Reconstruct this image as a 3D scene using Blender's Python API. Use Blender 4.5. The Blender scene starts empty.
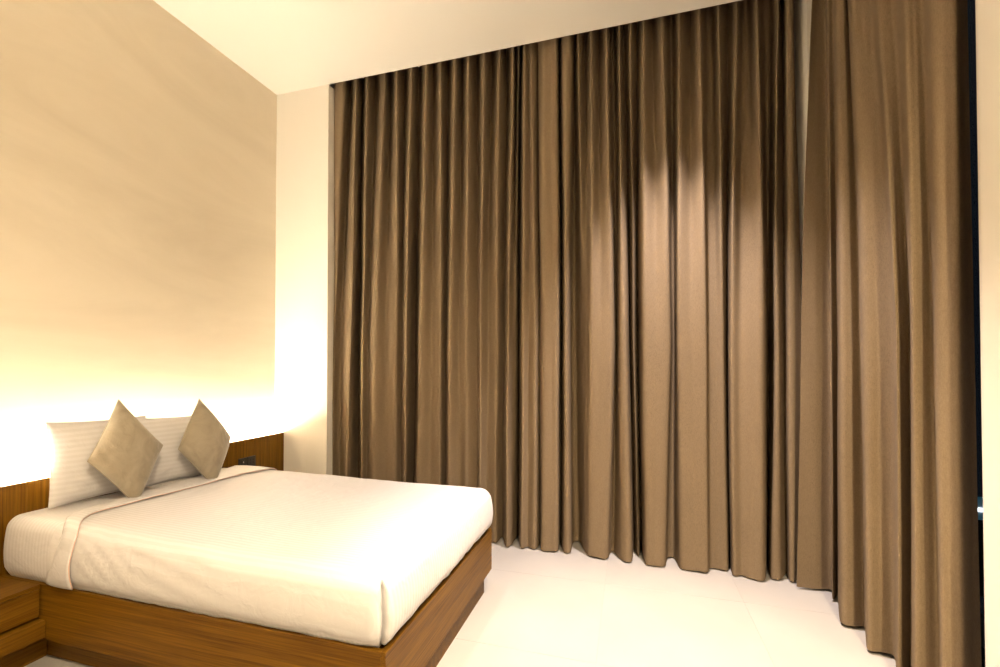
import bpy, bmesh, math, random
from mathutils import Vector, noise

random.seed(7)
scene = bpy.context.scene
COL = scene.collection

# ------------------------------------------------------------------ camera
cam_d = bpy.data.cameras.new('camera')
cam_d.sensor_width = 36.0
cam_d.lens = 36.0 * 448.74 / 1000.0
cam_d.shift_y = 25.34 / 1000.0
cam_d.clip_start = 0.02
cam = bpy.data.objects.new('camera', cam_d)
COL.objects.link(cam)
cam.location = (3.0243, -3.2661, 1.4)
cam.rotation_euler = (math.pi / 2 + 0.0142, 0.0, 0.2821)
scene.camera = cam

# ------------------------------------------------------------------ world, exposure
world = bpy.data.worlds.new('night')
scene.world = world
world.use_nodes = True
world.node_tree.nodes['Background'].inputs[0].default_value = (0.0015, 0.002, 0.003, 1)
world.node_tree.nodes['Background'].inputs[1].default_value = 1.0
vs = scene.view_settings
vs.view_transform = 'Standard'
vs.look = 'None'
vs.gamma = 1.0
vs.use_curve_mapping = False
vs.exposure = 1.26

# ------------------------------------------------------------------ light levels
LED_STRENGTH = 186.0                 # strip behind the headboard
LED_COLOR = (1.0, 0.88, 0.68)
SPOT_COLOR = (1.0, 0.87, 0.85)
WARM_COLOR = (1.0, 0.79, 0.50)
# recessed ceiling lights: x, y, watts, cone in degrees, blend; the first two have whiter lamps, the last two are added front fill
DOWNLIGHTS = [
    (3.30, -0.50, 430, 66, 0.9),
    (1.80, -1.00, 70, 56, 0.85),
    (3.20, -1.55, 310, 52, 0.7),
    (1.75, -3.70, 36, 150, 1.0),  # added flood, fills the near side from the front
    (3.75, -3.60, 560, 150, 1.0),  # added flood, front fill toward the right curtain
]

# ------------------------------------------------------------------ dimensions (metres)
W = 4.13          # room width, head wall to right wall
H = 3.816         # ceiling
YF = -5.6         # wall behind the viewer
POCKET = 0.42     # depth of the window recess behind the wall line
XJ = 0.542        # left jamb of the curtain recess
YW = -1.372       # near jamb of the right recess
HB = 0.102        # headboard front face
HBZ = 0.811       # headboard top
BX0, BX1 = HB, 2.193
BY0, BY1 = -1.846, -0.583
BZ0, BZ1 = 0.135, 0.384

# ------------------------------------------------------------------ helpers
def link(o, parent=None):
    COL.objects.link(o)
    if parent is not None:
        o.parent = parent
    return o

def mesh_obj(name, verts, faces, mat, parent=None, smooth=False, mats=None):
    me = bpy.data.meshes.new(name)
    me.from_pydata([tuple(v) for v in verts], [], faces)
    me.update()
    if mat is not None:
        me.materials.append(mat)
    if smooth:
        for p in me.polygons:
            p.use_smooth = True
    o = bpy.data.objects.new(name, me)
    return link(o, parent)

def bm_obj(name, bm, mat, parent=None, smooth=False):
    bmesh.ops.recalc_face_normals(bm, faces=bm.faces)
    me = bpy.data.meshes.new(name)
    bm.to_mesh(me)
    bm.free()
    me.materials.append(mat)
    if smooth:
        for p in me.polygons:
            p.use_smooth = True
    o = bpy.data.objects.new(name, me)
    return link(o, parent)

def add_box(bm, x0, x1, y0, y1, z0, z1, bevel=0.0, seg=2):
    r = bmesh.ops.create_cube(bm, size=1.0)
    vs_ = r['verts']
    for v in vs_:
        v.co = Vector(((x0 + x1) / 2 + v.co.x * (x1 - x0),
                       (y0 + y1) / 2 + v.co.y * (y1 - y0),
                       (z0 + z1) / 2 + v.co.z * (z1 - z0)))
    if bevel > 0:
        es = list({e for v in vs_ for e in v.link_edges})
        bmesh.ops.bevel(bm, geom=es, offset=bevel, segments=seg, affect='EDGES', profile=0.5)

def box(name, x0, x1, y0, y1, z0, z1, mat, parent=None, bevel=0.0):
    """box with the object origin at its centre bottom (relative to its parent)"""
    cx, cy = (x0 + x1) / 2, (y0 + y1) / 2
    bm = bmesh.new()
    add_box(bm, x0 - cx, x1 - cx, y0 - cy, y1 - cy, 0, z1 - z0, bevel)
    o = bm_obj(name, bm, mat, parent)
    off = parent.location if parent is not None else Vector((0, 0, 0))
    if parent is not None and parent.parent is not None:
        off = off + parent.parent.location
    o.location = Vector((cx, cy, z0)) - off
    return o

def empty(name, loc):
    o = bpy.data.objects.new(name, None)
    o.empty_display_size = 0.1
    o.location = loc
    return link(o)

def tag(o, label=None, cat=None, group=None, kind=None):
    if label: o['label'] = label
    if cat: o['category'] = cat
    if group: o['group'] = group
    if kind: o['kind'] = kind
    return o

def tube(name, pts, rad, mat, parent=None, n=6, closed=False):
    verts, faces = [], []
    m = len(pts)
    for i, p in enumerate(pts):
        a = pts[(i - 1) % m] if (closed or i > 0) else pts[i]
        b = pts[(i + 1) % m] if (closed or i < m - 1) else pts[i]
        t = (Vector(b) - Vector(a)).normalized()
        up = Vector((0, 0, 1)) if abs(t.z) < 0.9 else Vector((1, 0, 0))
        s = t.cross(up).normalized(); w = s.cross(t)
        for k in range(n):
            an = 2 * math.pi * k / n
            verts.append(Vector(p) + s * (rad * math.cos(an)) + w * (rad * math.sin(an)))
    for i in range(m if closed else m - 1):
        j = (i + 1) % m
        for k in range(n):
            l = (k + 1) % n
            faces.append((i * n + k, i * n + l, j * n + l, j * n + k))
    if not closed:
        faces.append(tuple(range(n))[::-1]); faces.append(tuple((m - 1) * n + k for k in range(n)))
    return mesh_obj(name, verts, faces, mat, parent, smooth=True)

# ------------------------------------------------------------------ materials
def new_mat(name):
    m = bpy.data.materials.new(name)
    m.use_nodes = True
    nt = m.node_tree
    return m, nt, nt.nodes['Principled BSDF']

def N(nt, t, **kw):
    n = nt.nodes.new(t)
    for k, v in kw.items():
        setattr(n, k, v)
    return n

def plain(name, col, rough=0.6, spec=0.3, metal=0.0):
    m, nt, b = new_mat(name)
    b.inputs['Base Color'].default_value = (*col, 1)
    b.inputs['Roughness'].default_value = rough
    b.inputs['Specular IOR Level'].default_value = spec
    b.inputs['Metallic'].default_value = metal
    return m

def ramp(nt, stops):
    r = N(nt, 'ShaderNodeValToRGB')
    els = r.color_ramp.elements
    while len(els) < len(stops):
        els.new(0.5)
    for e, (p, c) in zip(els, stops):
        e.position = p
        e.color = (*c, 1)
    return r

def mapping(nt, scale, coord='Object', rot=(0, 0, 0)):
    tc = N(nt, 'ShaderNodeTexCoord')
    mp = N(nt, 'ShaderNodeMapping')
    mp.inputs['Scale'].default_value = scale
    mp.inputs['Rotation'].default_value = rot
    nt.links.new(tc.outputs[coord], mp.inputs['Vector'])
    return mp

def wood(name, axis, dark, light, rough=0.42):
    """straight oak grain running along the given axis"""
    m, nt, b = new_mat(name)
    sc = {'x': (0.9, 26, 26), 'y': (26, 0.9, 26), 'z': (26, 26, 0.9)}[axis]
    mp = mapping(nt, sc)
    n1 = N(nt, 'ShaderNodeTexNoise'); n1.inputs['Scale'].default_value = 1.6
    n1.inputs['Detail'].default_value = 6; n1.inputs['Roughness'].default_value = 0.65
    n1.inputs['Distortion'].default_value = 0.5
    nt.links.new(mp.outputs[0], n1.inputs['Vector'])
    sc2 = {'x': (2.5, 150, 150), 'y': (150, 2.5, 150), 'z': (150, 150, 2.5)}[axis]
    mp2 = mapping(nt, sc2)
    n2 = N(nt, 'ShaderNodeTexNoise'); n2.inputs['Scale'].default_value = 1.5
    n2.inputs['Detail'].default_value = 3
    nt.links.new(mp2.outputs[0], n2.inputs['Vector'])
    mx = N(nt, 'ShaderNodeMath', operation='MULTIPLY_ADD')
    mx.inputs[1].default_value = 0.45
    mu = N(nt, 'ShaderNodeMath', operation='MULTIPLY'); mu.inputs[1].default_value = 0.6
    nt.links.new(n1.outputs[0], mu.inputs[0])
    nt.links.new(n2.outputs[0], mx.inputs[0]); nt.links.new(mu.outputs[0], mx.inputs[2])
    r = ramp(nt, [(0.36, dark), (0.68, light)])
    nt.links.new(mx.outputs[0], r.inputs[0])
    nt.links.new(r.outputs[0], b.inputs['Base Color'])
    bp = N(nt, 'ShaderNodeBump'); bp.inputs['Strength'].default_value = 0.12
    bp.inputs['Distance'].default_value = 0.002
    nt.links.new(n2.outputs[0], bp.inputs['Height']); nt.links.new(bp.outputs[0], b.inputs['Normal'])
    b.inputs['Roughness'].default_value = rough
    b.inputs['Specular IOR Level'].default_value = 0.15
    return m

WD, WL = (0.056, 0.020, 0.0006), (0.165, 0.078, 0.005)
M_wood_x = wood('oak_grain_x', 'x', WD, WL)
M_wood_y = wood('oak_grain_y', 'y', WD, WL)
M_wood_z = wood('oak_grain_z', 'z', WD, WL)

def plaster(name, c0, c1, scale=1.0):
    m, nt, b = new_mat(name)
    mp = mapping(nt, (1.0, 0.35 * scale, 1.1 * scale), rot=(0.45, 0, 0))
    n1 = N(nt, 'ShaderNodeTexNoise'); n1.inputs['Scale'].default_value = 1.5
    n1.inputs['Detail'].default_value = 8; n1.inputs['Roughness'].default_value = 0.62
    n1.inputs['Distortion'].default_value = 1.2
    nt.links.new(mp.outputs[0], n1.inputs['Vector'])
    r = ramp(nt, [(0.36, c0), (0.66, c1)])
    nt.links.new(n1.outputs[0], r.inputs[0])
    nt.links.new(r.outputs[0], b.inputs['Base Color'])
    bp = N(nt, 'ShaderNodeBump'); bp.inputs['Strength'].default_value = 0.05
    bp.inputs['Distance'].default_value = 0.004
    nt.links.new(n1.outputs[0], bp.inputs['Height']); nt.links.new(bp.outputs[0], b.inputs['Normal'])
    b.inputs['Roughness'].default_value = 0.85
    b.inputs['Specular IOR Level'].default_value = 0.15
    return m

def paint(name, col):
    m, nt, b = new_mat(name)
    b.inputs['Base Color'].default_value = (*col, 1)
    b.inputs['Roughness'].default_value = 0.8
    b.inputs['Specular IOR Level'].default_value = 0.2
    mp = mapping(nt, (1, 1, 1))
    n1 = N(nt, 'ShaderNodeTexNoise'); n1.inputs['Scale'].default_value = 180
    n1.inputs['Detail'].default_value = 2
    nt.links.new(mp.outputs[0], n1.inputs['Vector'])
    bp = N(nt, 'ShaderNodeBump'); bp.inputs['Strength'].default_value = 0.03
    bp.inputs['Distance'].default_value = 0.001
    nt.links.new(n1.outputs[0], bp.inputs['Height']); nt.links.new(bp.outputs[0], b.inputs['Normal'])
    return m

M_headwall = plaster('trowelled_plaster', (0.66, 0.59, 0.48), (0.735, 0.665, 0.55))
M_paint = paint('cream_paint', (0.70, 0.665, 0.61))
M_ceil = paint('white_ceiling_paint', (0.70, 0.665, 0.61))

def tile_mat():
    m, nt, b = new_mat('polished_porcelain')
    mp = mapping(nt, (1, 1, 1))
    n1 = N(nt, 'ShaderNodeTexNoise'); n1.inputs['Scale'].default_value = 2.2
    n1.inputs['Detail'].default_value = 5
    nt.links.new(mp.outputs[0], n1.inputs['Vector'])
    r = ramp(nt, [(0.3, (0.31, 0.29, 0.27)), (0.7, (0.34, 0.32, 0.30))])
    nt.links.new(n1.outputs[0], r.inputs[0])
    nt.links.new(r.outputs[0], b.inputs['Base Color'])
    b.inputs['Roughness'].default_value = 0.28
    b.inputs['Specular IOR Level'].default_value = 0.35
    return m
M_tile = tile_mat()
M_grout = plain('grout', (0.28, 0.26, 0.24), 0.9, 0.1)

def curtain_mat():
    m, nt, b = new_mat('taupe_curtain_weave')
    mp = mapping(nt, (1, 1, 1))
    n1 = N(nt, 'ShaderNodeTexNoise'); n1.inputs['Scale'].default_value = 220
    n1.inputs['Detail'].default_value = 3
    mp2 = mapping(nt, (300, 300, 60))
    n2 = N(nt, 'ShaderNodeTexNoise'); n2.inputs['Scale'].default_value = 1.0
    n2.inputs['Detail'].default_value = 3
    nt.links.new(mp.outputs[0], n1.inputs['Vector']); nt.links.new(mp2.outputs[0], n2.inputs['Vector'])
    ad = N(nt, 'ShaderNodeMath', operation='ADD')
    nt.links.new(n1.outputs[0], ad.inputs[0]); nt.links.new(n2.outputs[0], ad.inputs[1])
    r = ramp(nt, [(0.36, (0.158, 0.115, 0.072)), (0.64, (0.206, 0.153, 0.098))])
    ha = N(nt, 'ShaderNodeMath', operation='MULTIPLY'); ha.inputs[1].default_value = 0.5
    nt.links.new(ad.outputs[0], ha.inputs[0]); nt.links.new(ha.outputs[0], r.inputs[0])
    nt.links.new(r.outputs[0], b.inputs['Base Color'])
    bp = N(nt, 'ShaderNodeBump'); bp.inputs['Strength'].default_value = 0.25
    bp.inputs['Distance'].default_value = 0.001
    nt.links.new(ad.outputs[0], bp.inputs['Height']); nt.links.new(bp.outputs[0], b.inputs['Normal'])
    b.inputs['Roughness'].default_value = 0.95
    b.inputs['Specular IOR Level'].default_value = 0.04
    return m
M_curtain = curtain_mat()

def satin(name, axis, col=(0.555, 0.545, 0.565), period=0.022):
    """tone-on-tone satin stripe; stripes are spaced along the given object axis"""
    m, nt, b = new_mat(name)
    sc = {'x': (1, 0, 0), 'y': (0, 1, 0), 'z': (0, 0, 1)}[axis]
    mp = mapping(nt, sc)
    wv = N(nt, 'ShaderNodeTexWave', wave_type='BANDS', bands_direction=axis.upper(), wave_profile='SIN')
    wv.inputs['Scale'].default_value = (2 * math.pi / period) / 20.0
    wv.inputs['Distortion'].default_value = 0.0
    nt.links.new(mp.outputs[0], wv.inputs['Vector'])
    st = ramp(nt, [(0.42, (0, 0, 0)), (0.58, (1, 1, 1))])
    nt.links.new(wv.outputs[1], st.inputs[0])
    mix = N(nt, 'ShaderNodeMix', data_type='RGBA')
    mix.inputs[6].default_value = (col[0] * 0.935, col[1] * 0.93, col[2] * 0.92, 1)
    mix.inputs[7].default_value = (*col, 1)
    nt.links.new(st.outputs[0], mix.inputs[0])
    nt.links.new(mix.outputs[2], b.inputs['Base Color'])
    rr = N(nt, 'ShaderNodeMapRange')
    rr.inputs[3].default_value = 0.65; rr.inputs[4].default_value = 0.45
    nt.links.new(st.outputs[0], rr.inputs[0]); nt.links.new(rr.outputs[0], b.inputs['Roughness'])
    mp2 = mapping(nt, (1, 1, 1))
    n1 = N(nt, 'ShaderNodeTexNoise'); n1.inputs['Scale'].default_value = 14
    n1.inputs['Detail'].default_value = 5; n1.inputs['Distortion'].default_value = 0.8
    nt.links.new(mp2.outputs[0], n1.inputs['Vector'])
    bp = N(nt, 'ShaderNodeBump'); bp.inputs['Strength'].default_value = 0.32
    bp.inputs['Distance'].default_value = 0.012
    nt.links.new(n1.outputs[0], bp.inputs['Height']); nt.links.new(bp.outputs[0], b.inputs['Normal'])
    b.inputs['Specular IOR Level'].default_value = 0.25
    b.inputs['Sheen Weight'].default_value = 0.1
    return m
M_sheet_y = satin('white_satin_stripe_long', 'y')
M_sheet_x = satin('white_satin_stripe_cross', 'x')

def velvet():
    m, nt, b = new_mat('grey_beige_velvet')
    mp = mapping(nt, (1, 1, 1))
    n1 = N(nt, 'ShaderNodeTexNoise'); n1.inputs['Scale'].default_value = 9
    n1.inputs['Detail'].default_value = 6; n1.inputs['Distortion'].default_value = 1.0
    nt.links.new(mp.outputs[0], n1.inputs['Vector'])
    r = ramp(nt, [(0.3, (0.235, 0.20, 0.15)), (0.7, (0.33, 0.285, 0.22))])
    nt.links.new(n1.outputs[0], r.inputs[0]); nt.links.new(r.outputs[0], b.inputs['Base Color'])
    n2 = N(nt, 'ShaderNodeTexNoise'); n2.inputs['Scale'].default_value = 22
    n2.inputs['Detail'].default_value = 4; n2.inputs['Distortion'].default_value = 1.5
    nt.links.new(mp.outputs[0], n2.inputs['Vector'])
    bp = N(nt, 'ShaderNodeBump'); bp.inputs['Strength'].default_value = 0.35
    bp.inputs['Distance'].default_value = 0.008
    nt.links.new(n2.outputs[0], bp.inputs['Height']); nt.links.new(bp.outputs[0], b.inputs['Normal'])
    b.inputs['Roughness'].default_value = 0.85
    b.inputs['Specular IOR Level'].default_value = 0.1
    b.inputs['Sheen Weight'].default_value = 0.5
    b.inputs['Sheen Roughness'].default_value = 0.4
    return m
M_velvet = velvet()
M_piping = plain('dusty_pink_piping', (0.60, 0.40, 0.33), 0.7, 0.2)
M_seam = plain('dark_tuck_seam', (0.10, 0.075, 0.055), 0.9, 0.1)
M_black = plain('black_plastic', (0.018, 0.016, 0.014), 0.45, 0.4)
M_black2 = plain('black_plastic_dark', (0.006, 0.006, 0.006), 0.6, 0.3)
M_frame = plain('dark_window_frame', (0.02, 0.02, 0.02), 0.5, 0.4)
M_track = plain('white_metal', (0.7, 0.68, 0.64), 0.4, 0.4)

def glass():
    m, nt, b = new_mat('window_glass')
    b.inputs['Base Color'].default_value = (0.9, 0.95, 0.95, 1)
    b.inputs['Roughness'].default_value = 0.02
    b.inputs['Transmission Weight'].default_value = 1.0
    b.inputs['IOR'].default_value = 1.1
    return m
M_glass = glass()

def emit(name, col, strength):
    m, nt, b = new_mat(name)
    b.inputs['Base Color'].default_value = (0.8, 0.8, 0.8, 1)
    b.inputs['Emission Color'].default_value = (*col, 1)
    b.inputs['Emission Strength'].default_value = strength
    return m
M_led = emit('led_strip_glow', LED_COLOR, LED_STRENGTH)
M_lamp = emit('downlight_lens', SPOT_COLOR, 4.0)
M_teal = emit('teal_city_light', (0.02, 0.22, 0.34), 0.06)
M_glint = emit('white_city_light', (0.85, 0.9, 1.0), 1.2)

# ================================================================== the setting
floor = box('floor', -0.3, W + 0.8, YF - 0.2, 0.8, -0.16, -0.0015, M_grout)
tag(floor, 'glossy cream porcelain floor of large square tiles', 'floor', kind='structure')
TS, JOINT = 0.80, 0.0012
tile_me = None
def tile_mesh(sx, sy):
    bm = bmesh.new()
    add_box(bm, -sx / 2, sx / 2, -sy / 2, sy / 2, 0, 0.0015, 0.0004, 1)
    bmesh.ops.recalc_face_normals(bm, faces=bm.faces)
    me = bpy.data.meshes.new('tile'); bm.to_mesh(me); bm.free()
    me.materials.append(M_tile)
    return me
def cuts(lo, hi, anchor):
    c = [lo]
    k = math.ceil((lo - anchor) / TS)
    while anchor + k * TS < hi - 1e-3:
        if anchor + k * TS > lo + 1e-3: c.append(anchor + k * TS)
        k += 1
    return c + [hi]
cx_ = cuts(0.0, W + POCKET, 2.865); cy_ = cuts(YF, POCKET, -0.30)
tile_cache = {}
for i in range(len(cx_) - 1):
    for j in range(len(cy_) - 1):
        sx, sy = cx_[i + 1] - cx_[i] - JOINT, cy_[j + 1] - cy_[j] - JOINT
        key = (round(sx, 3), round(sy, 3))
        if key not in tile_cache: tile_cache[key] = tile_mesh(sx, sy)
        t = bpy.data.objects.new('tile', tile_cache[key])
        link(t, floor)
        t.location = Vector(((cx_[i] + cx_[i + 1]) / 2, (cy_[j] + cy_[j + 1]) / 2, -0.0015)) - floor.location

ceil_bm = bmesh.new()
add_box(ceil_bm, -0.2, W, YF - 0.2, 0.0, H, H + 0.2)
ceiling = bm_obj('ceiling', ceil_bm, M_ceil)
tag(ceiling, 'smooth white ceiling ending in a curtain pocket', 'ceiling', kind='structure')
pk_bm = bmesh.new()
add_box(pk_bm, -0.2, W + POCKET + 0.15, 0.0, POCKET + 0.15, H + 0.2, H + 0.3)
add_box(pk_bm, W, W + POCKET + 0.15, YF - 0.2, 0.0, H + 0.2, H + 0.3)
pk = bm_obj('pocket_lid', pk_bm, M_ceil, ceiling)

wl = box('wall_left', -0.2, 0.0, YF - 0.2, POCKET, 0, H, M_headwall)
tag(wl, 'trowelled beige plaster wall behind the headboard', 'wall', kind='structure')

bw = bmesh.new()
add_box(bw, 0.0, XJ, 0.0, POCKET, 0, H)
wall_back = bm_obj('wall_back', bw, M_paint)
tag(wall_back, 'narrow cream wall strip between plaster wall and curtains', 'wall', kind='structure')
# outer wall behind the curtains: sill, lintel and the corner post
ow = bmesh.new()
add_box(ow, -0.2, W + POCKET + 0.15, POCKET, POCKET + 0.15, 3.45, H + 0.2)
outer = bm_obj('lintel', ow, M_paint, wall_back)
cp = bmesh.new()
add_box(cp, 4.125, W + POCKET + 0.15, 0.02, POCKET + 0.15, 0, H + 0.2)
bm_obj('corner_post', cp, M_paint, wall_back)

rw = bmesh.new()
add_box(rw, W, W + POCKET + 0.15, YF - 0.2, YW, -0.06, H + 0.26)
es_ = [e for e in rw.edges if all(abs(v.co.x - W) < 1e-4 and abs(v.co.y - YW) < 1e-4 for v in e.verts)]
bmesh.ops.bevel(rw, geom=es_, offset=0.055, segments=8, affect='EDGES', profile=0.5)
wall_right = bm_obj('wall_right', rw, M_paint, smooth=True)
wall_right.modifiers.new('crisp_edges', 'EDGE_SPLIT').split_angle = math.radians(40)
tag(wall_right, 'cream side wall ending beside the right curtain', 'wall', kind='structure')
rl = bmesh.new()
add_box(rl, W + POCKET, W + POCKET + 0.15, YW, 0.1, 3.45, H + 0.2)
bm_obj('lintel', rl, M_paint, wall_right)
wall_front = box('wall_front', -0.2, W + POCKET + 0.15, YF - 0.2, YF, 0, H, M_paint)
tag(wall_front, 'cream wall behind the viewer', 'wall', kind='structure')

def window(name, label, horizontal, a0, a1, off):
    """full-height glazing: frame bars plus panes; horizontal = runs along X"""
    e = empty(name, (0, 0, 0))
    tag(e, label, 'window', kind='structure')
    def bar(nm, p0, p1, z0, z1, d0, d1, mat):
        if horizontal: return box(nm, p0, p1, off + d0, off + d1, z0, z1, mat, e)
        return box(nm, off + d0, off + d1, p0, p1, z0, z1, mat, e)
    n = max(1, round((a1 - a0) / 1.1))
    wd = (a1 - a0) / n
    bar('window_frame', a0, a1, 0.0, 0.06, 0.0, 0.06, M_frame)
    bar('window_frame', a0, a1, 3.39, 3.45, 0.0, 0.06, M_frame)
    for i in range(n + 1):
        p = a0 + i * wd
        q0, q1 = max(a0, p - 0.025), min(a1, p + 0.025)
        bar('mullion', q0, q1, 0.06, 3.39, 0.0, 0.06, M_frame)
        if i < n:
            bar('pane', p + 0.025, p + wd - 0.025, 0.06, 3.39, 0.026, 0.034, M_glass)
    return e
window('window_1', 'dark night window hidden behind the wide back curtains', True, XJ, 4.125, POCKET + 0.02)
window('window_2', 'dark night window glimpsed in the gap beside the right curtain', False, YW, 0.10, POCKET + W + 0.02)

# ================================================================== headboard with its light strip
hb = empty('headboard', (0.05, -1.6, 0))
tag(hb, 'long low oak headboard with warm light strip glowing behind it', 'headboard')
HY0 = -3.4
lines = [0.0, -0.168, -0.484, -0.80, -1.116, -1.432, -1.748, -2.064, -2.38, -2.696, -3.012, HY0]
for a, b in zip(lines[:-1], lines[1:]):
    box('panel', HB - 0.022, HB, b + 0.0006, a - 0.0006, 0.02, HBZ, M_wood_z, hb, 0.0008)
box('core', 0.074, HB - 0.022, HY0, 0.0, 0.0, HBZ - 0.003, M_wood_y, hb)
box('light_channel', 0.0, 0.074, HY0, 0.0, HBZ - 0.060, HBZ - 0.035, M_track, hb)
box('light_strip', 0.035, 0.055, HY0 + 0.02, -0.02, HBZ - 0.035, HBZ - 0.014, M_led, hb)

# ================================================================== bed frame
bed = empty('platform_bed', ((BX0 + BX1) / 2, (BY0 + BY1) / 2, 0))
tag(bed, 'oak platform bed frame with recessed plinth under the mattress', 'bed')
T = 0.022
box('side_rail', BX0 + 0.002, BX1 - T, BY0, BY0 + T, BZ0, BZ1, M_wood_x, bed, 0.0015)
box('side_rail', BX0 + 0.002, BX1 - T, BY1 - T, BY1, BZ0, BZ1, M_wood_x, bed, 0.0015)
box('foot_rail', BX1 - T, BX1, BY0, BY1, BZ0, BZ1, M_wood_y, bed, 0.0015)
box('platform', BX0 + 0.002, BX1 - T, BY0 + T, BY1 - T, BZ1 - 0.05, BZ1 - 0.022, M_wood_x, bed)
box('bottom_panel', BX0 + 0.002, BX1 - T, BY0 + T, BY1 - T, BZ0, BZ0 + 0.015, M_wood_x, bed)
box('plinth', BX0 + 0.01, BX1 - 0.038, BY0 + 0.075, BY1 - 0.038, 0.0, BZ0, M_wood_x, bed, 0.001)

# ================================================================== nightstand
ns = empty('nightstand', (0.26, -2.12, 0))
tag(ns, 'low oak nightstand with one drawer at the near side of the bed', 'nightstand')
NY0, NY1 = -2.40, BY0 - 0.004
box('top_board', HB + 0.002, 0.398, NY0, NY1, 0.368, 0.386, M_wood_y, ns, 0.0012)
box('body', HB + 0.002, 0.372, NY0 + 0.002, NY1 - 0.001, 0.236, 0.368, M_wood_x, ns)
box('drawer_front', 0.376, 0.402, NY0 + 0.002, NY1 - 0.003, 0.240, 0.3655, M_wood_y, ns, 0.0015)
box('base_board', HB + 0.002, 0.440, NY0, NY1, 0.150, 0.228, M_wood_y, ns, 0.0015)
box('spacer', HB + 0.002, 0.350, NY0 + 0.01, NY1 - 0.01, 0.228, 0.236, M_black, ns)
box('plinth', HB + 0.002, 0.315, NY0, BY0 + 0.07, 0.0, 0.150, M_wood_y, ns)

# ================================================================== sockets on the headboard
def socket(y0, y1, label, holes):
    e = empty('wall_socket', (HB, (y0 + y1) / 2, 0.583))
    tag(e, label, 'socket', 'black sockets on the headboard')
    pl_ = box('plate', HB, HB + 0.010, y0 + 0.001, y1 - 0.001, 0.586, 0.672, M_black, e, 0.003)
    yc = (y0 + y1) / 2
    if holes:
        for dy in (-0.014, 0.014):
            for dz in (0.0, 0.024):
                box('hole', HB + 0.0095, HB + 0.0106, yc + dy - 0.003, yc + dy + 0.003, 0.615 + dz, 0.627 + dz, M_black2, pl_)
    else:
        rk = box('rocker', HB + 0.0095, HB + 0.013, yc - 0.017, yc + 0.017, 0.604, 0.656, M_black, e, 0.002)
        box('indicator', HB + 0.0128, HB + 0.0135, yc - 0.002, yc + 0.002, 0.634, 0.646, M_track, rk)
socket(-0.480, -0.399, 'black switch plate on headboard, the one nearer the cushions', False)
socket(-0.397, -0.316, 'black socket plate on headboard, the one nearer the cream wall', True)

# ================================================================== soft goods
def tilt(x, y=-1.8):
    """the mattress is plumper toward the head"""
    return 0.045 * min(1.0, max(0.0, (1.5 - x) / 1.3)) * (1 - 0.65 * min(1, max(0, (y - BY0) / (BY1 - BY0))))

def axis_samples(a, b, r, n_mid, n_edge, e0=True, e1=True):
    s = []
    if e0: s += [a + r * k / n_edge for k in range(n_edge)]
    else: s += [a]
    lo = a + (r if e0 else 0); hi = b - (r if e1 else 0)
    start = 0 if e0 else 1
    s += [lo + (hi - lo) * k / n_mid for k in range(start, n_mid + 1)]
    if e1: s += [hi + r * k / n_edge for k in range(1, n_edge + 1)]
    return s

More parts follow.
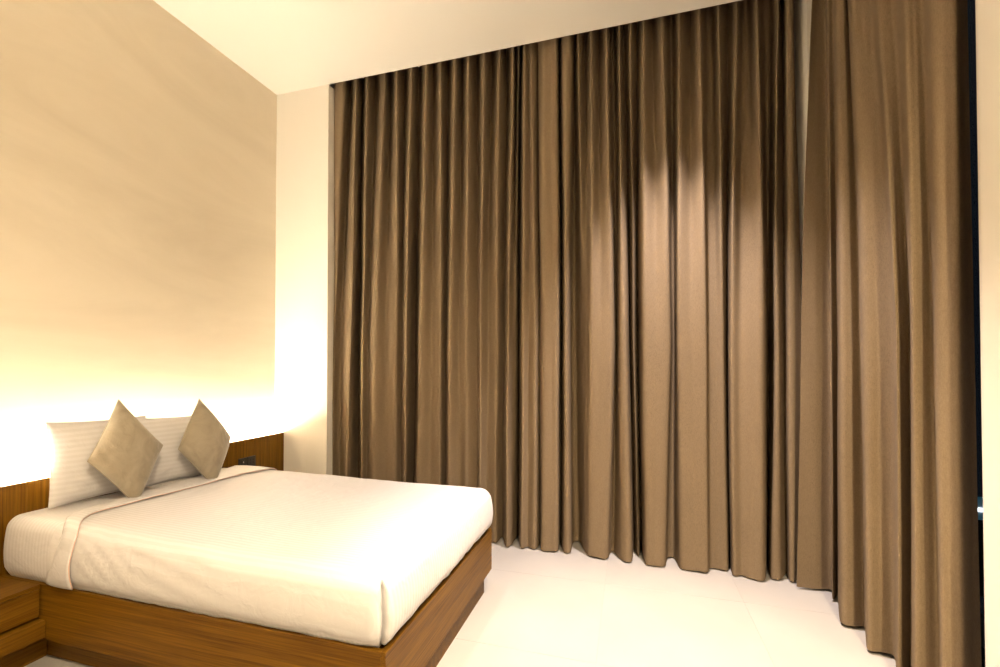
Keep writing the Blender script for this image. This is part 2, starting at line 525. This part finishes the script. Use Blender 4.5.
def soft_box(name, x0, x1, y0, y1, z0, z1, r, mat, parent, head=False, nx=60, ny=44, nz=12, bulge=0.02, wr=0.004,
             seed=0.0, groove=False, ne=7, xmin=None):
    """rounded, slightly bulging cloth shell: top, near, far and foot faces (and head face)"""
    xs = axis_samples(x0, x1, r, nx, ne, head, True)
    ys = axis_samples(y0, y1, r, ny, ne)
    zs = axis_samples(z0, z1, r, nz, ne, False, True)
    idx, verts, faces = {}, [], []
    zc = (z0 + z1 - r) / 2
    def place(p):
        q = Vector((min(max(p.x, x0 + r if head else x0 - 9), x1 - r), min(max(p.y, y0 + r), y1 - r), min(p.z, z1 - r)))
        d = p - q
        n = d.normalized() if d.length > 1e-9 else Vector((0, 0, 1))
        o = q + n * r
        t = (o.z - z0) / (z1 - z0)
        h = Vector((n.x, n.y, 0))
        o += h * (bulge * math.sin(math.pi * min(1, max(0, t)) ** 0.8) - 0.018 * max(0, 0.18 - t) / 0.18)
        # large soft unevenness and hem puckers
        o += n * (noise.noise(Vector((o.x * 3.1 + seed, o.y * 3.1, o.z * 4))) * wr * 1.6)
        o += n * (noise.noise(Vector((o.x * 11 + seed, o.y * 11, o.z * 5))) * wr * 0.5)
        if t < 0.35:
            s_ = o.x + o.y
            o += h * (noise.noise(Vector((s_ * 26, seed, o.z * 6))) * 0.006 * (0.35 - t) / 0.35)
            o.z += noise.noise(Vector((s_ * 17, seed + 5, 0))) * 0.006 * (0.35 - t) / 0.35
        o.z += tilt(o.x, o.y) * min(1, max(0, t))
        if groove and n.y < -0.3:
            # pulled creases beside the turned-down band
            o.y += 0.0035 * math.sin((o.x * 0.9 + o.z * 1.25) * 62) * math.exp(-((o.x - 0.80) / 0.20) ** 2) * min(1, t * 3)
            o.y += 0.0022 * math.sin((o.x * 0.35 + o.z * 1.5) * 55 + 2) * math.exp(-((o.x - 1.25) / 0.30) ** 2) * min(1, t * 3)
        if groove:
            # tucked mitre at the near foot corner: a narrow crease down the edge
            u = (o.x - x1) + (o.y - y0) * 0 
            ang = math.atan2(-(p.y - (y0 + r)), (p.x - (x1 - r))) if (p.x > x1 - r - 1e-6 and p.y < y0 + r + 1e-6) else None
            if ang is not None and t < 0.95:
                wob = 0.10 * noise.noise(Vector((0, 3.0, o.z * 22)))
                k = (ang - (math.pi * 0.25 + wob)) / 0.13
                o -= h.normalized() * (0.045 * math.exp(-k * k) * min(1, (0.95 - t) / 0.15))
        return o
    def vid(p):
        key = (round(p.x, 5), round(p.y, 5), round(p.z, 5))
        if key not in idx:
            idx[key] = len(verts); verts.append(place(p))
        return idx[key]
    def grid(f, A, B, flip):
        for i in range(len(A) - 1):
            for j in range(len(B) - 1):
                q = [vid(f(A[i], B[j])), vid(f(A[i + 1], B[j])), vid(f(A[i + 1], B[j + 1])), vid(f(A[i], B[j + 1]))]
                faces.append(tuple(q[::-1] if flip else q))
    grid(lambda x, y: Vector((x, y, z1)), xs, ys, False)
    grid(lambda x, z: Vector((x, y0, z)), xs, zs, False)
    grid(lambda x, z: Vector((x, y1, z)), xs, zs, True)
    grid(lambda y, z: Vector((x1, y, z)), ys, zs, False)
    if head: grid(lambda y, z: Vector((x0, y, z)), ys, zs, True)
    off = Vector(parent.location) if parent else Vector((0, 0, 0))
    o = mesh_obj(name, [v - off for v in verts], faces, mat, parent, smooth=True)
    return o

mt = empty('mattress', (1.13, (BY0 + BY1) / 2, BZ1 - 0.022))
tag(mt, 'thick mattress in a white striped fitted sheet on oak frame', 'mattress')
MX0, MX1 = HB + 0.010, BX1 - 0.040
MY0, MY1 = BY0 + 0.006, BY1 - 0.030
MZ1 = 0.630
soft_box('fitted_sheet', MX0, MX1, MY0, MY1, BZ1 - 0.012, MZ1, 0.05, M_sheet_x, mt, head=True, bulge=0.014, wr=0.003, seed=2.0)
box('mattress_core', MX0 + 0.02, MX1 - 0.02, MY0 + 0.02, MY1 - 0.02, BZ1 - 0.0219, MZ1 - 0.03, M_sheet_x, mt)

cov = empty('bed_cover', (1.4, (BY0 + BY1) / 2, BZ1 + 0.002))
tag(cov, 'white satin striped bed cover tucked over the mattress with pink piping', 'bedding')
CX0, CX1 = 0.50, BX1 - 0.004
CY0, CY1 = BY0 - 0.002, BY1 - 0.004
CZ1 = 0.643
soft_box('cover_sheet', CX0, CX1, CY0, CY1, BZ1 + 0.004, CZ1, 0.055, M_sheet_y, cov, bulge=0.026, wr=0.0045, seed=9.0, groove=True, ne=14)

# the turned-down band: a cross-section strip lying over the cover, edges skewed as in a hand-folded sheet
def band_section(off, n=70):
    """points (y, z, w) across the bed from the near hem over the top to the far hem"""
    y0, y1, z0, z1, r = CY0 - off * 0.6, CY1 + off, BZ1 + 0.016, CZ1 + off, 0.055
    pts = []
    for k in range(14): pts.append((y0, z0 + (z1 - r - z0) * k / 14))
    for k in range(9):
        a = math.pi - math.pi / 2 * k / 8
        pts.append((y0 + r + r * math.cos(a), z1 - r + r * math.sin(a)))
    for k in range(1, n): pts.append((y0 + r + (y1 - y0 - 2 * r) * k / n, z1))
    for k in range(9):
        a = math.pi / 2 - math.pi / 2 * k / 8
        pts.append((y1 - r + r * math.cos(a), z1 - r + r * math.sin(a)))
    for k in range(1, 15): pts.append((y1, z1 - r - (z1 - r - z0) * k / 14))
    return pts
def band_edges(i, n, p):
    """head-side and foot-side X of the folded band at a cross-section point"""
    y, z = p
    t = (y - CY0) / (CY1 - CY0)
    side = max(0.0, (CZ1 - 0.06 - z) / (CZ1 - 0.06 - BZ1))
    near = max(0.0, 1 - t / 0.14) ** 2
    x1 = 0.515 + 0.13 * near + 0.05 * max(0, t - 0.8) / 0.2 - (0.02 * side if t < 0.5 else 0)
    x0 = 0.40 - 0.20 * max(0, t - 0.1) + 0.15 * near - (0.11 * side if t < 0.5 else 0)
    return x0 + 0.006 * math.sin(9 * t), x1 + 0.004 * math.sin(13 * t + 1)
sec = band_section(0.005)
bv, bf, pip = [], [], []
K = 9
for i, p in enumerate(sec):
    x0, x1 = band_edges(i, len(sec), p)
    zmid = 0.5
    cy = (CY0 + CY1) / 2
    for k in range(K + 1):
        f = k / K
        x = x0 + (x1 - x0) * f
        lift = 0.003 * math.sin(math.pi * f) - 0.008 * (1 - f) ** 4
        y, z = p
        t = (z - BZ1) / (CZ1 - BZ1)
        nrm = Vector((0, -1 if y < CY0 + 0.05 else (1 if y > CY1 - 0.05 else 0), 1 if z > CZ1 - 0.05 else 0)).normalized()
        bul = 0.026 * math.sin(math.pi * min(1, max(0, t)) ** 0.8) if z < CZ1 - 0.04 else 0.026 * math.sin(math.pi * min(1, max(0, t)) ** 0.8) * abs(nrm.y)
        v = Vector((x, y, z)) + nrm * (lift + noise.noise(Vector((x * 9, y * 6, z * 9))) * 0.004)
        v.y += (-1 if y < cy else 1) * bul * (1 if abs(nrm.y) > 0 else 0)
        v.z += tilt(v.x, v.y) * min(1, max(0, t))
        bv.append(v - cov.location)
        if k == K: pip.append(v + nrm * 0.003 - cov.location)
for i in range(len(sec) - 1):
    for k in range(K):
        a = i * (K + 1) + k
        bf.append((a, a + K + 1, a + K + 2, a + 1))
band = mesh_obj('turned_down_band', bv, bf, M_sheet_y, cov, smooth=True)
sm = band.modifiers.new('thickness', 'SOLIDIFY'); sm.thickness = 0.006; sm.offset = -1
tag(tube('piping', pip, 0.0024, M_piping, band, n=6), 'thin dusty pink piping')

def cushion_mesh(a, b, T, pinch, n=40, seed=0.0, wr=0.006, ex=0.55):
    """stuffed pillow in its own X (width), Z (height) plane, thickness along Y; pointed corners, drawn-in edges"""
    verts, faces = [], []
    for side in (1, -1):
        for i in range(n + 1):
            for j in range(n + 1):
                u = math.sin(math.pi / 2 * (2 * i / n - 1)); v = math.sin(math.pi / 2 * (2 * j / n - 1))
                x = a * u * (1 - pinch * (1 - v * v))
                z = b * v * (1 - pinch * (1 - u * u))
                h = T * (max(0, (1 - u ** 2)) * max(0, (1 - v ** 2))) ** ex
                # gathers running in from the seam
                g = noise.noise(Vector((u * 5 + seed, v * 5, side * 3))) * wr
                edge = max(abs(u), abs(v))
                g += math.sin((u if abs(v) > abs(u) else v) * 26 + seed) * wr * 0.5 * max(0, edge - 0.6) * (1 - edge) * 10
                verts.append(Vector((x, side * (h + (g if edge < 0.999 else 0) * (1 - edge ** 4)), z)))
    m = (n + 1) * (n + 1)
    for s in (0, 1):
        for i in range(n):
            for j in range(n):
                q = (s * m + i * (n + 1) + j, s * m + (i + 1) * (n + 1) + j, s * m + (i + 1) * (n + 1) + j + 1, s * m + i * (n + 1) + j + 1)
                faces.append(q if s == 1 else q[::-1])
    rim = []
    for i in range(n): rim.append((i, 0))
    for j in range(n): rim.append((n, j))
    for i in range(n, 0, -1): rim.append((i, n))
    for j in range(n, 0, -1): rim.append((0, j))
    seam = [verts[i * (n + 1) + j].copy() for i, j in rim]
    return verts, faces, seam

def weld(o):
    bm = bmesh.new(); bm.from_mesh(o.data)
    bmesh.ops.remove_doubles(bm, verts=bm.verts, dist=1e-5)
    bmesh.ops.recalc_face_normals(bm, faces=bm.faces)
    bm.to_mesh(o.data); bm.free()

from mathutils import Matrix
def place_soft(name, label, cat, group, base, a, b, T, pinch, spin, lean, yaw, mat, seam_mat, seed, floor_z, wr=0.006, seam_r=0.003, sag=0.0, body='pillowcase', ex=0.55, spin_w=1.0, twist=0.0):
    """base = point where the pillow stands; lean tips its top toward the head wall, spin turns it in its own plane"""
    verts, faces, seam = cushion_mesh(a, b, T, pinch, seed=seed, wr=wr, ex=ex)
    if spin_w != 1.0:
        Rs = Matrix.Rotation(spin, 3, 'Y')
        verts = [Vector(((Rs @ v).x * spin_w, (Rs @ v).y, (Rs @ v).z)) for v in verts]
        seam = [Vector(((Rs @ v).x * spin_w, (Rs @ v).y, (Rs @ v).z)) for v in seam]
        spin = twist
    # local X = width -> world Y, local Y(thickness) -> world X facing the room
    R = (Matrix.Rotation(yaw, 3, 'Z') @ Matrix.Rotation(-lean, 3, 'Y') @ Matrix(((0, 1, 0), (1, 0, 0), (0, 0, 1))) @ Matrix.Rotation(spin, 3, 'Y'))
    vw = [R @ v for v in verts]; sw = [R @ v for v in seam]
    lo = min(v.z for v in vw)
    hgt = max(v.z for v in vw) - lo
    def squash(v):
        t = v.z - lo
        # the lower part flattens where it presses on the bed
        if t < sag: return Vector((v.x, v.y, (t / sag) ** 1.6 * 0.35 * sag if sag > 0 else t))
        return Vector((v.x, v.y, t - sag * 0.65))
    if sag > 0:
        vw = [squash(v) for v in vw]; sw = [squash(v) for v in sw]
    else:
        vw = [Vector((v.x, v.y, v.z - lo)) for v in vw]; sw = [Vector((v.x, v.y, v.z - lo)) for v in sw]
    e = empty(name, (base[0], base[1], floor_z))
    tag(e, label, cat, group)
    o = mesh_obj(body, vw, faces, mat, e, smooth=True); weld(o)
    tube('seam', sw, seam_r, seam_mat, e, n=5, closed=True)
    return e

M_pillow = satin('white_pillow_satin', 'z', period=0.026)
PZ = MZ1 + 0.022
place_soft('pillow', 'white satin striped pillow standing behind the nearer velvet cushion', 'pillow', 'white bed pillows',
           (0.200, -1.475), 0.250, 0.213, 0.094, 0.05, math.radians(2), math.radians(7), math.radians(2), M_pillow, M_pillow, 1.0, PZ + 0.016)
place_soft('pillow', 'white satin striped pillow standing behind the cushion by the switch plates', 'pillow', 'white bed pillows',
           (0.235, -1.09), 0.245, 0.206, 0.090, 0.05, math.radians(2), math.radians(8), math.radians(-3), M_pillow, M_pillow, 4.0, PZ + 0.006)
place_soft('cushion', 'grey beige velvet cushion on its corner, left of the two', 'cushion', 'velvet throw cushions',
           (0.388, -1.472), 0.208, 0.208, 0.085, 0.035, math.radians(45), math.radians(10), math.radians(-8), M_velvet, M_velvet, 2.0, PZ + 0.020, sag=0.06, body='velvet_cover', spin_w=0.60, twist=math.radians(-4), ex=0.5)
place_soft('cushion', 'grey beige velvet cushion on its corner, right of the two by headboard sockets', 'cushion', 'velvet throw cushions',
           (0.405, -1.012), 0.202, 0.202, 0.085, 0.035, math.radians(45), math.radians(10), math.radians(2), M_velvet, M_velvet, 6.0, PZ + 0.008, sag=0.06, body='velvet_cover', spin_w=0.68, twist=math.radians(-2), ex=0.5)

# ================================================================== curtains
# control points of each fold in plan: (x, y) at the heading, at mid height and at the hem
CURTAIN_A = [
    (0.552, 0.076, 0.552, 0.071, 0.552, 0.076), (0.658, 0.068, 0.552, 0.077, 0.552, 0.082), (0.585, 0.26, 0.568, 0.152, 0.564, 0.157),
    (0.778, 0.067, 0.73, 0.064, 0.687, 0.069), (0.696, 0.281, 0.654, 0.297, 0.65, 0.302), (0.884, 0.07, 0.82, 0.09, 0.816, 0.095),
    (0.842, 0.262, 0.836, 0.158, 0.831, 0.163), (1.049, 0.066, 0.967, 0.058, 0.934, 0.063), (1.0, 0.251, 1.031, 0.126, 1.026, 0.131),
    (1.168, 0.072, 1.135, 0.11, 1.129, 0.115), (1.127, 0.269, 1.143, 0.199, 1.137, 0.204), (1.3, 0.067, 1.258, 0.071, 1.234, 0.076),
    (1.256, 0.284, 1.211, 0.316, 1.19, 0.321), (1.436, 0.067, 1.379, 0.064, 1.354, 0.069), (1.413, 0.253, 1.454, 0.132, 1.438, 0.137),
    (1.558, 0.071, 1.547, 0.104, 1.54, 0.109), (1.535, 0.272, 1.543, 0.218, 1.535, 0.223), (1.69, 0.067, 1.643, 0.064, 1.626, 0.069),
    (1.67, 0.253, 1.693, 0.132, 1.693, 0.137), (1.8, 0.071, 1.775, 0.097, 1.767, 0.102), (1.799, 0.267, 1.84, 0.179, 1.831, 0.184),
    (1.927, 0.067, 1.902, 0.071, 1.893, 0.076), (1.925, 0.258, 1.936, 0.145, 1.926, 0.15), (2.048, 0.073, 2.019, 0.117, 2.01, 0.122),
    (2.05, 0.274, 2.043, 0.238, 2.024, 0.243), (2.163, 0.066, 2.125, 0.058, 2.107, 0.063), (2.14, 0.253, 2.141, 0.132, 2.135, 0.137),
    (2.208, 0.08, 2.155, 0.191, 2.136, 0.196), (2.171, 0.284, 2.149, 0.316, 2.138, 0.321), (2.25, 0.068, 2.231, 0.077, 2.221, 0.082),
    (2.271, 0.116, 2.277, 0.115, 2.267, 0.12), (2.302, 0.084, 2.332, 0.08, 2.321, 0.085), (2.328, 0.147, 2.349, 0.15, 2.342, 0.155),
    (2.345, 0.305, 2.347, 0.325, 2.344, 0.329),
]
CURTAIN_B = [
    (2.344, 0.147, 2.353, 0.15, 2.357, 0.155), (2.395, 0.084, 2.393, 0.08, 2.39, 0.084), (2.457, 0.084, 2.462, 0.079, 2.451, 0.082),
    (2.505, 0.069, 2.509, 0.095, 2.494, 0.099), (2.503, 0.234, 2.502, 0.27, 2.49, 0.273), (2.558, 0.069, 2.55, 0.095, 2.546, 0.097),
    (2.61, 0.069, 2.579, 0.103, 2.59, 0.104), (2.613, 0.234, 2.577, 0.295, 2.589, 0.296), (2.628, 0.234, 2.614, 0.321, 2.633, 0.321),
    (2.669, 0.069, 2.671, 0.215, 2.675, 0.215), (2.698, 0.234, 2.716, 0.136, 2.705, 0.136), (2.764, 0.069, 2.751, 0.074, 2.732, 0.074),
    (2.804, 0.234, 2.823, 0.064, 2.797, 0.063), (2.872, 0.069, 2.901, 0.072, 2.86, 0.07), (2.894, 0.234, 2.918, 0.185, 2.876, 0.183),
    (2.924, 0.234, 2.932, 0.211, 2.904, 0.208), (2.963, 0.069, 2.956, 0.08, 2.964, 0.075), (2.982, 0.234, 2.998, 0.07, 3.026, 0.064),
    (3.004, 0.234, 3.018, 0.315, 3.048, 0.308), (3.04, 0.069, 3.047, 0.183, 3.075, 0.176), (3.084, 0.234, 3.084, 0.314, 3.099, 0.307),
    (3.129, 0.069, 3.114, 0.068, 3.12, 0.061), (3.198, 0.234, 3.2, 0.049, 3.186, 0.041), (3.257, 0.069, 3.287, 0.065, 3.246, 0.056),
    (3.31, 0.234, 3.315, 0.205, 3.275, 0.196), (3.338, 0.234, 3.341, 0.231, 3.325, 0.22), (3.369, 0.069, 3.346, 0.064, 3.355, 0.052),
    (3.454, 0.234, 3.427, 0.049, 3.448, 0.035), (3.498, 0.069, 3.515, 0.043, 3.515, 0.029), (3.562, 0.234, 3.546, 0.122, 3.543, 0.107),
    (3.608, 0.234, 3.598, 0.13, 3.597, 0.114), (3.618, 0.069, 3.64, 0.12, 3.651, 0.103), (3.7, 0.234, 3.687, 0.251, 3.688, 0.234),
    (3.729, 0.069, 3.672, 0.058, 3.676, 0.04), (3.796, 0.234, 3.735, 0.071, 3.732, 0.052), (3.841, 0.234, 3.799, 0.038, 3.783, 0.019),
    (3.856, 0.069, 3.87, 0.037, 3.852, 0.016), (3.929, 0.234, 3.955, 0.299, 3.931, 0.278), (3.972, 0.234, 3.974, 0.298, 3.943, 0.277),
    (3.974, 0.069, 3.944, 0.097, 3.908, 0.075), (4.04, 0.234, 3.968, 0.079, 3.955, 0.056), (4.052, 0.234, 4.024, 0.192, 4.022, 0.168),
    (4.021, 0.069, 4.02, 0.078, 4.011, 0.054), (4.061, 0.069, 4.051, 0.068, 4.031, 0.044), (4.115, 0.234, 4.085, 0.103, 4.053, 0.078),
    (4.115, 0.234, 4.108, 0.12, 4.08, 0.095),
]
CURTAIN_C = [
    (4.11, -0.114, 4.055, -0.044, 4.02, -0.037), (4.15, -0.076, 4.13, -0.047, 4.12, -0.029), (4.195, -0.07, 4.21, -0.04, 4.21, -0.024),
    (4.175, -0.152, 4.172, -0.163, 4.17, -0.153), (4.2, -0.168, 4.211, -0.148, 4.218, -0.092), (4.145, -0.337, 4.126, -0.403, 4.113, -0.404),
    (4.165, -0.372, 4.157, -0.441, 4.151, -0.44), (4.195, -0.333, 4.203, -0.449, 4.209, -0.436), (4.155, -0.477, 4.141, -0.622, 4.132, -0.644),
    (4.18, -0.504, 4.18, -0.67, 4.18, -0.656), (4.202, -0.534, 4.215, -0.729, 4.223, -0.68), (4.165, -0.659, 4.157, -0.872, 4.151, -0.863),
    (4.185, -0.706, 4.188, -0.861, 4.19, -0.836), (4.202, -0.762, 4.215, -0.858, 4.223, -0.816), (4.16, -0.928, 4.149, -1.009, 4.142, -1.0),
    (4.18, -0.953, 4.18, -1.017, 4.18, -1.011), (4.2, -0.982, 4.211, -1.022, 4.218, -1.02), (4.165, -1.112, 4.157, -1.139, 4.151, -1.158),
    (4.175, -1.169, 4.172, -1.182, 4.17, -1.178), (4.19, -1.213, 4.196, -1.202, 4.199, -1.188), (4.225, -1.184, 4.25, -1.147, 4.266, -1.126),
    (4.244, -1.17, 4.281, -1.122, 4.305, -1.101),
]

def catmull(P, per):
    out = []
    n = len(P)
    for i in range(n - 1):
        p0 = P[max(i - 1, 0)]; p1 = P[i]; p2 = P[i + 1]; p3 = P[min(i + 2, n - 1)]
        for k in range(per):
            t = k / per
            # centripetal-like: tension 0.42 keeps folds crisp without loops
            c = 0.42
            m1 = (p2 - p0) * c; m2 = (p3 - p1) * c
            t2, t3 = t * t, t * t * t
            out.append(p1 * (2 * t3 - 3 * t2 + 1) + m1 * (t3 - 2 * t2 + t) + p2 * (-2 * t3 + 3 * t2) + m2 * (t3 - t2))
    out.append(P[-1])
    return out

def curtain(label, pts, seed, hem_z, top=None, per=7, rows=34):
    top = H + 0.195 if top is None else top
    cxm = sum(p[4] for p in pts) / len(pts); cym = sum(p[5] for p in pts) / len(pts)
    e = empty('curtain', (cxm, cym, 0))
    tag(e, label, 'curtain', 'taupe floor length curtains')
    zs = [hem_z + (top - hem_z) * ((k / rows) ** 1.0) for k in range(rows + 1)]
    ZM = 1.55
    verts = []; ncol = 0; hem_line = []
    def section(z):
        ctrl = []
        for q in pts:
            a = Vector((q[0], q[1], 0)); m = Vector((q[2], q[3], 0)); b = Vector((q[4], q[5], 0))
            if z >= ZM:
                f = (z - ZM) / (3.75 - ZM); f = min(1.0, f); f = f ** 1.25
                ctrl.append(m.lerp(a, f))
            else:
                ctrl.append(m.lerp(b, (ZM - z) / ZM))
        s = catmull(ctrl, per)
        res = []
        for i, v in enumerate(s):
            w = noise.noise(Vector((i * 0.06 + seed, z * 0.7, seed))) * 0.008 + noise.noise(Vector((i * 0.2 + seed, z * 1.6, 4 + seed))) * 0.003
            res.append(Vector((v.x, v.y, 0)) + Vector((w, w, 0)))
        return res
    for z in zs:
        s = section(z); ncol = len(s)
        for i, v in enumerate(s):
            zz = z
            if z == zs[0]:
                zz += 0.006 * noise.noise(Vector((i * 0.08, seed, 1.0)))
            verts.append((v.x - cxm, v.y - cym, zz))
    faces = []
    for r in range(rows):
        for c in range(ncol - 1):
            a = r * ncol + c
            faces.append((a, a + 1, a + ncol + 1, a + ncol))
    o = mesh_obj('curtain_panel', verts, faces, M_curtain, e, smooth=True)
    sm = o.modifiers.new('thickness', 'SOLIDIFY'); sm.thickness = 0.004; sm.offset = 0
    es = o.modifiers.new('crisp_edges', 'EDGE_SPLIT'); es.split_angle = math.radians(55)
    # hem: a doubled strip at the foot, a little proud of the cloth
    hv, hf = [], []
    for z in (hem_z - 0.003, hem_z + 0.05, hem_z + 0.098):
        s = section(max(z, hem_z))
        for i, v in enumerate(s):
            hv.append((v.x - cxm, v.y - cym, z + (0.006 * noise.noise(Vector((i * 0.08, seed, 1.0))) if z < 0.03 else 0)))
    for r in range(2):
        for c in range(ncol - 1):
            a = r * ncol + c
            hf.append((a, a + 1, a + ncol + 1, a + ncol))
    h = mesh_obj('hem', hv, hf, M_curtain, e, smooth=True)
    sm = h.modifiers.new('thickness', 'SOLIDIFY'); sm.thickness = 0.0050; sm.offset = 0
    es = h.modifiers.new('crisp_edges', 'EDGE_SPLIT'); es.split_angle = math.radians(55)
    return e
curtain('taupe curtain hanging beside the narrow cream wall, behind the bed', CURTAIN_A, 1.0, 0.014)
curtain('taupe curtain with the bright patch of lamplight, middle of the three', CURTAIN_B, 5.0, 0.014)
curtain('taupe curtain on the side wall at the right edge, nearest the viewer', CURTAIN_C, 9.0, 0.020)

# ================================================================== city light outside the right window, on an added post
cl = empty('city_light', (5.30, 0.577, -0.16))
tag(cl, 'small teal and white city light outside, glimpsed in the window gap', 'lamp')
box('post', 5.285, 5.315, 0.56, 0.59, -0.16, 0.36, M_frame, cl)
box('lit_panel', 5.27, 5.33, 0.545, 0.605, 0.36, 0.50, M_teal, cl)
box('white_dot', 5.265, 5.335, 0.540, 0.610, 0.415, 0.440, M_glint, cl)

# ================================================================== recessed ceiling lights and two added fill floods (out of frame)
for k, (x, y, watts, cone, blend) in enumerate(DOWNLIGHTS):
    e = empty('ceiling_downlight', (x, y, H))
    names = ['round recessed ceiling light closest to the curtained corner', 'round recessed ceiling light above the foot of the bed',
             'round recessed ceiling light above open floor beside the bed', 'added wide fill light in the ceiling in front of the nightstand',
             'added wide fill light in the ceiling directly above the viewer']
    tag(e, names[k], 'ceiling light', 'recessed ceiling lights')
    n = 28
    ring = bmesh.new()
    va = []
    prof = [(0.038, 0.0), (0.040, -0.005), (0.052, -0.006), (0.056, 0.0)]
    for i in range(n):
        an = 2 * math.pi * i / n
        va.append([ring.verts.new((r * math.cos(an), r * math.sin(an), z)) for r, z in prof])
    for i in range(n):
        for j in range(len(prof) - 1):
            ring.faces.new((va[i][j], va[(i + 1) % n][j], va[(i + 1) % n][j + 1], va[i][j + 1]))
    bm_obj('trim_ring', ring, M_track, e, smooth=True)
    lens = bmesh.new()
    bmesh.ops.create_circle(lens, cap_ends=True, radius=0.038, segments=n)
    for v in lens.verts: v.co.z = -0.001
    bm_obj('lens', lens, M_lamp, e)
    ld = bpy.data.lights.new('downlight_beam', 'SPOT')
    ld.energy = watts; ld.color = SPOT_COLOR if k < 2 else WARM_COLOR
    ld.spot_size = math.radians(cone); ld.spot_blend = blend
    ld.shadow_soft_size = 0.035
    lo = bpy.data.objects.new('downlight_beam', ld)
    link(lo, e); lo.location = (0, 0, -0.02)
